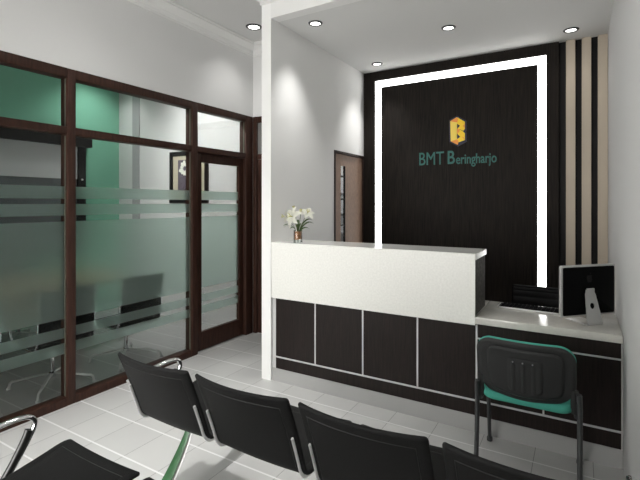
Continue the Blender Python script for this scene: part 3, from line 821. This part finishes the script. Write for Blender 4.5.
def bench(label, dy):
    t = thing('waiting_bench', label, 'bench', (-.937, 1.70+dy, 0), 0, 'rows of linked waiting seats')
    inner = Vector((.937, -1.70, 0))
    t2 = bpy.data.objects.new('tmp', None)
    made = []
    for cx in (-1.753, -1.209, -.665, -.121): made.append(make_seat(t, cx))
    bpy.data.objects.remove(t2)
    o = build('beam', B().box(-2.02, .146, 1.665, 1.735, .352, .392, .006, 2), 'satin', t); made.append(o)
    for cx in (-1.84, -.10):
        for yf, nm in ((1.44, -1), (2.16, 1)):
            yt = 1.735+nm*.012
            path = smooth_path([(cx, yt, .358), (cx, 1.72+nm*.05, .25), (cx, yf-nm*.12, .11), (cx, yf-nm*.02, .022), (cx, yf+nm*.03, .012)], 8)
            wd_ = [.014+.032*min(1, k_/22) for k_ in range(len(path))]
            lg = build('leg', B().tube(path, .01, 4, flat=(wd_, .007, (0, -nm, .35))), 'alu', t); made.append(lg)
            inn = [p+Vector((-.005, 0, 0))+Vector((0, nm*.0065, .0065)) for p in path[:-4]]
            gi = build('inlay', B().tube(inn, .01, 4, flat=([w_*.84 for w_ in wd_[:-4]], .003, (0, -nm, .35))), 'greenleg', lg)  # thin strip coloured green along the leg
            gi['label'] = 'green face of the leg'
            build('glide', B().lathe([(0, 0), (.02, 0), (.02, .008), (0, .010)], cx, yf+nm*.02, 14), 'edge', lg)
    for x in (-2.025, .150):
        path = smooth_path([(x, 1.66, .375), (x, 1.70, .43), (x, 1.775, .548), (x, 1.798, .600), (x, 1.778, .634), (x, 1.72, .646), (x, 1.62, .642), (x, 1.50, .628), (x, 1.452, .62)], 6)
        ar_ = build('armrest', B().tube(path, .013, 12, flat=(.016, .010)), 'chrome', t); made.append(ar_)
        pd = smooth_path([(x, 1.672, .398), (x, 1.71, .452), (x, 1.760, .538), (x, 1.778, .580)], 6)
        build('pad', B().tube([p+Vector((0, -.004, .002)) for p in pd], .012, 10, flat=(.019, .016)), 'edge', ar_)
        made.append(build('arm_bracket', B().box(min(x, x+math.copysign(.03, -x-.9)), max(x, x+math.copysign(.03, -x-.9)), 1.655, 1.745, .345, .395, .003), 'satin', t))
    for o in t.children: o.location = inner
    return t
bn = bench('row of four black seats with backs turned to the viewer facing the counter', 0)
dup(bn, (-.937, .90, 0), 0, 'nearer row of black seats, only its seat edges showing at the bottom left', 'rows of linked waiting seats')

# ------------------------------------------------------------------ downlights
def downlight(x, y, z, label, group, energy, r=.075, spot=True, size=120, blend=1., tilt=0, tilty=0):
    t = thing('downlight', label, 'ceiling light', (x, y, z), 0, group)
    build('trim_ring', B().lathe([(r*.70, -.004), (r*.74, -.011), (r*.90, -.010), (r, -.004), (r*1.02, -.0005), (r*.70, -.0005)], 0, 0, 32), 'ring', t)
    build('lamp', B().lathe([(0, -.003), (r*.70, -.003), (r*.70, -.0008), (0, -.0008)], 0, 0, 32), 'lamp', t)
    L = bpy.data.lights.new('spot', 'SPOT'); L.energy = energy; L.spot_size = math.radians(size); L.spot_blend = blend
    L.shadow_soft_size = .05; L.color = (1, .985, .96)
    o = bpy.data.objects.new('spot_bulb', L); C.objects.link(o); o.parent = t; o.location = (0, 0, -.02); o.rotation_euler = (math.radians(tilt), math.radians(tilty), 0)
    return t
EN = 34
g = 'downlights in the reception niche ceiling'
downlight(-2.038, 3.359, HN, 'round downlight above the counter end next to the column', g, 52, .064, size=84)
downlight(-1.035, 4.07, HN, 'round downlight in the middle of the niche ceiling', g, EN*.5, .064)
downlight(-2.018, 4.703, HN, 'round downlight in front of the left corner of the wood panel', g, 52, .064, size=84)
downlight(-.064, 4.705, HN, 'round downlight above the beige battens', g, EN*.15, .066)
g = 'downlights in the waiting area ceiling'
EW = 20
downlight(-2.975, 3.64, HC, 'round downlight in the corridor ceiling left of the column', g, EW, .085)
downlight(-2.70, 2.0, HC, 'round ceiling downlight beside the glass partition, second from the column', g, 16, .085)
downlight(-2.25, 2.15, HC, 'added unseen downlight over the aisle before the bench row', g, 200, .085, size=66)  # out of view, added to brighten the floor on the left
downlight(-2.25, .25, HC, 'added unseen downlight over the nearer bench row', g, 130, .085, size=66)  # unseen extra lamp for the floor around the near seats
g = 'downlights in the meeting room ceiling'
for x, y, w_, e_, rx, ry in ((-5.45, 3.60, 'beside the green wall corner', 46, 0, 12), (-4.75, 3.35, 'before the grey band', 10, 35, 0), (-4.0, 2.75, 'before the flower picture, added unseen to brighten the wall', 270, 40, 0), (-5.1, 1.4, 'over the table', 26, 0, 0)):  # strong tilted lamp is an unseen addition that lifts the back wall
    downlight(x, y, HC, 'round downlight in the meeting room ceiling '+w_, g, e_, .075, tilt=rx, tilty=ry, size=96 if rx else 120)
downlight(-2.9, 5.5, 2.8, 'added unseen downlight in the side room beyond the brown door', None, 90, .075, size=150)  # unseen, put in so the view through the door slot is lit

# ------------------------------------------------------------------ world, camera, view
wd = bpy.data.worlds.new('World'); sc.world = wd; wd.use_nodes = True
bg = wd.node_tree.nodes['Background']; bg.inputs[0].default_value = (1, .985, .955, 1); bg.inputs[1].default_value = 11.8
# portal guides daylight sampling through the shopfront window
pl = bpy.data.lights.new('portal', 'AREA'); pl.shape = 'RECTANGLE'; pl.size = 1.5; pl.size_y = 2.6; pl.cycles.is_portal = True
po = bpy.data.objects.new('window_portal', pl); C.objects.link(po); po.location = (-2.5, YR-.11, 1.32); po.rotation_euler = (PI/2, 0, 0)


cam = bpy.data.cameras.new('camera'); co = bpy.data.objects.new('camera', cam); C.objects.link(co)
cam.sensor_width = 36; cam.lens = 437*36/640; cam.shift_y = -(240-203.5)/640; cam.clip_start = .03
co.location = (0, 0, 1.55); co.rotation_euler = (PI/2, 0, math.atan(259/437))
sc.camera = co
sc.view_settings.view_transform = 'Standard'; sc.view_settings.look = 'None'
sc.view_settings.gamma = 1; sc.view_settings.use_curve_mapping = False
sc.view_settings.exposure = 0.0
sc.cycles.max_bounces = 10; sc.cycles.transparent_max_bounces = 16; sc.cycles.sample_clamp_indirect = 6
sc.cycles.caustics_reflective = False; sc.cycles.caustics_refractive = True
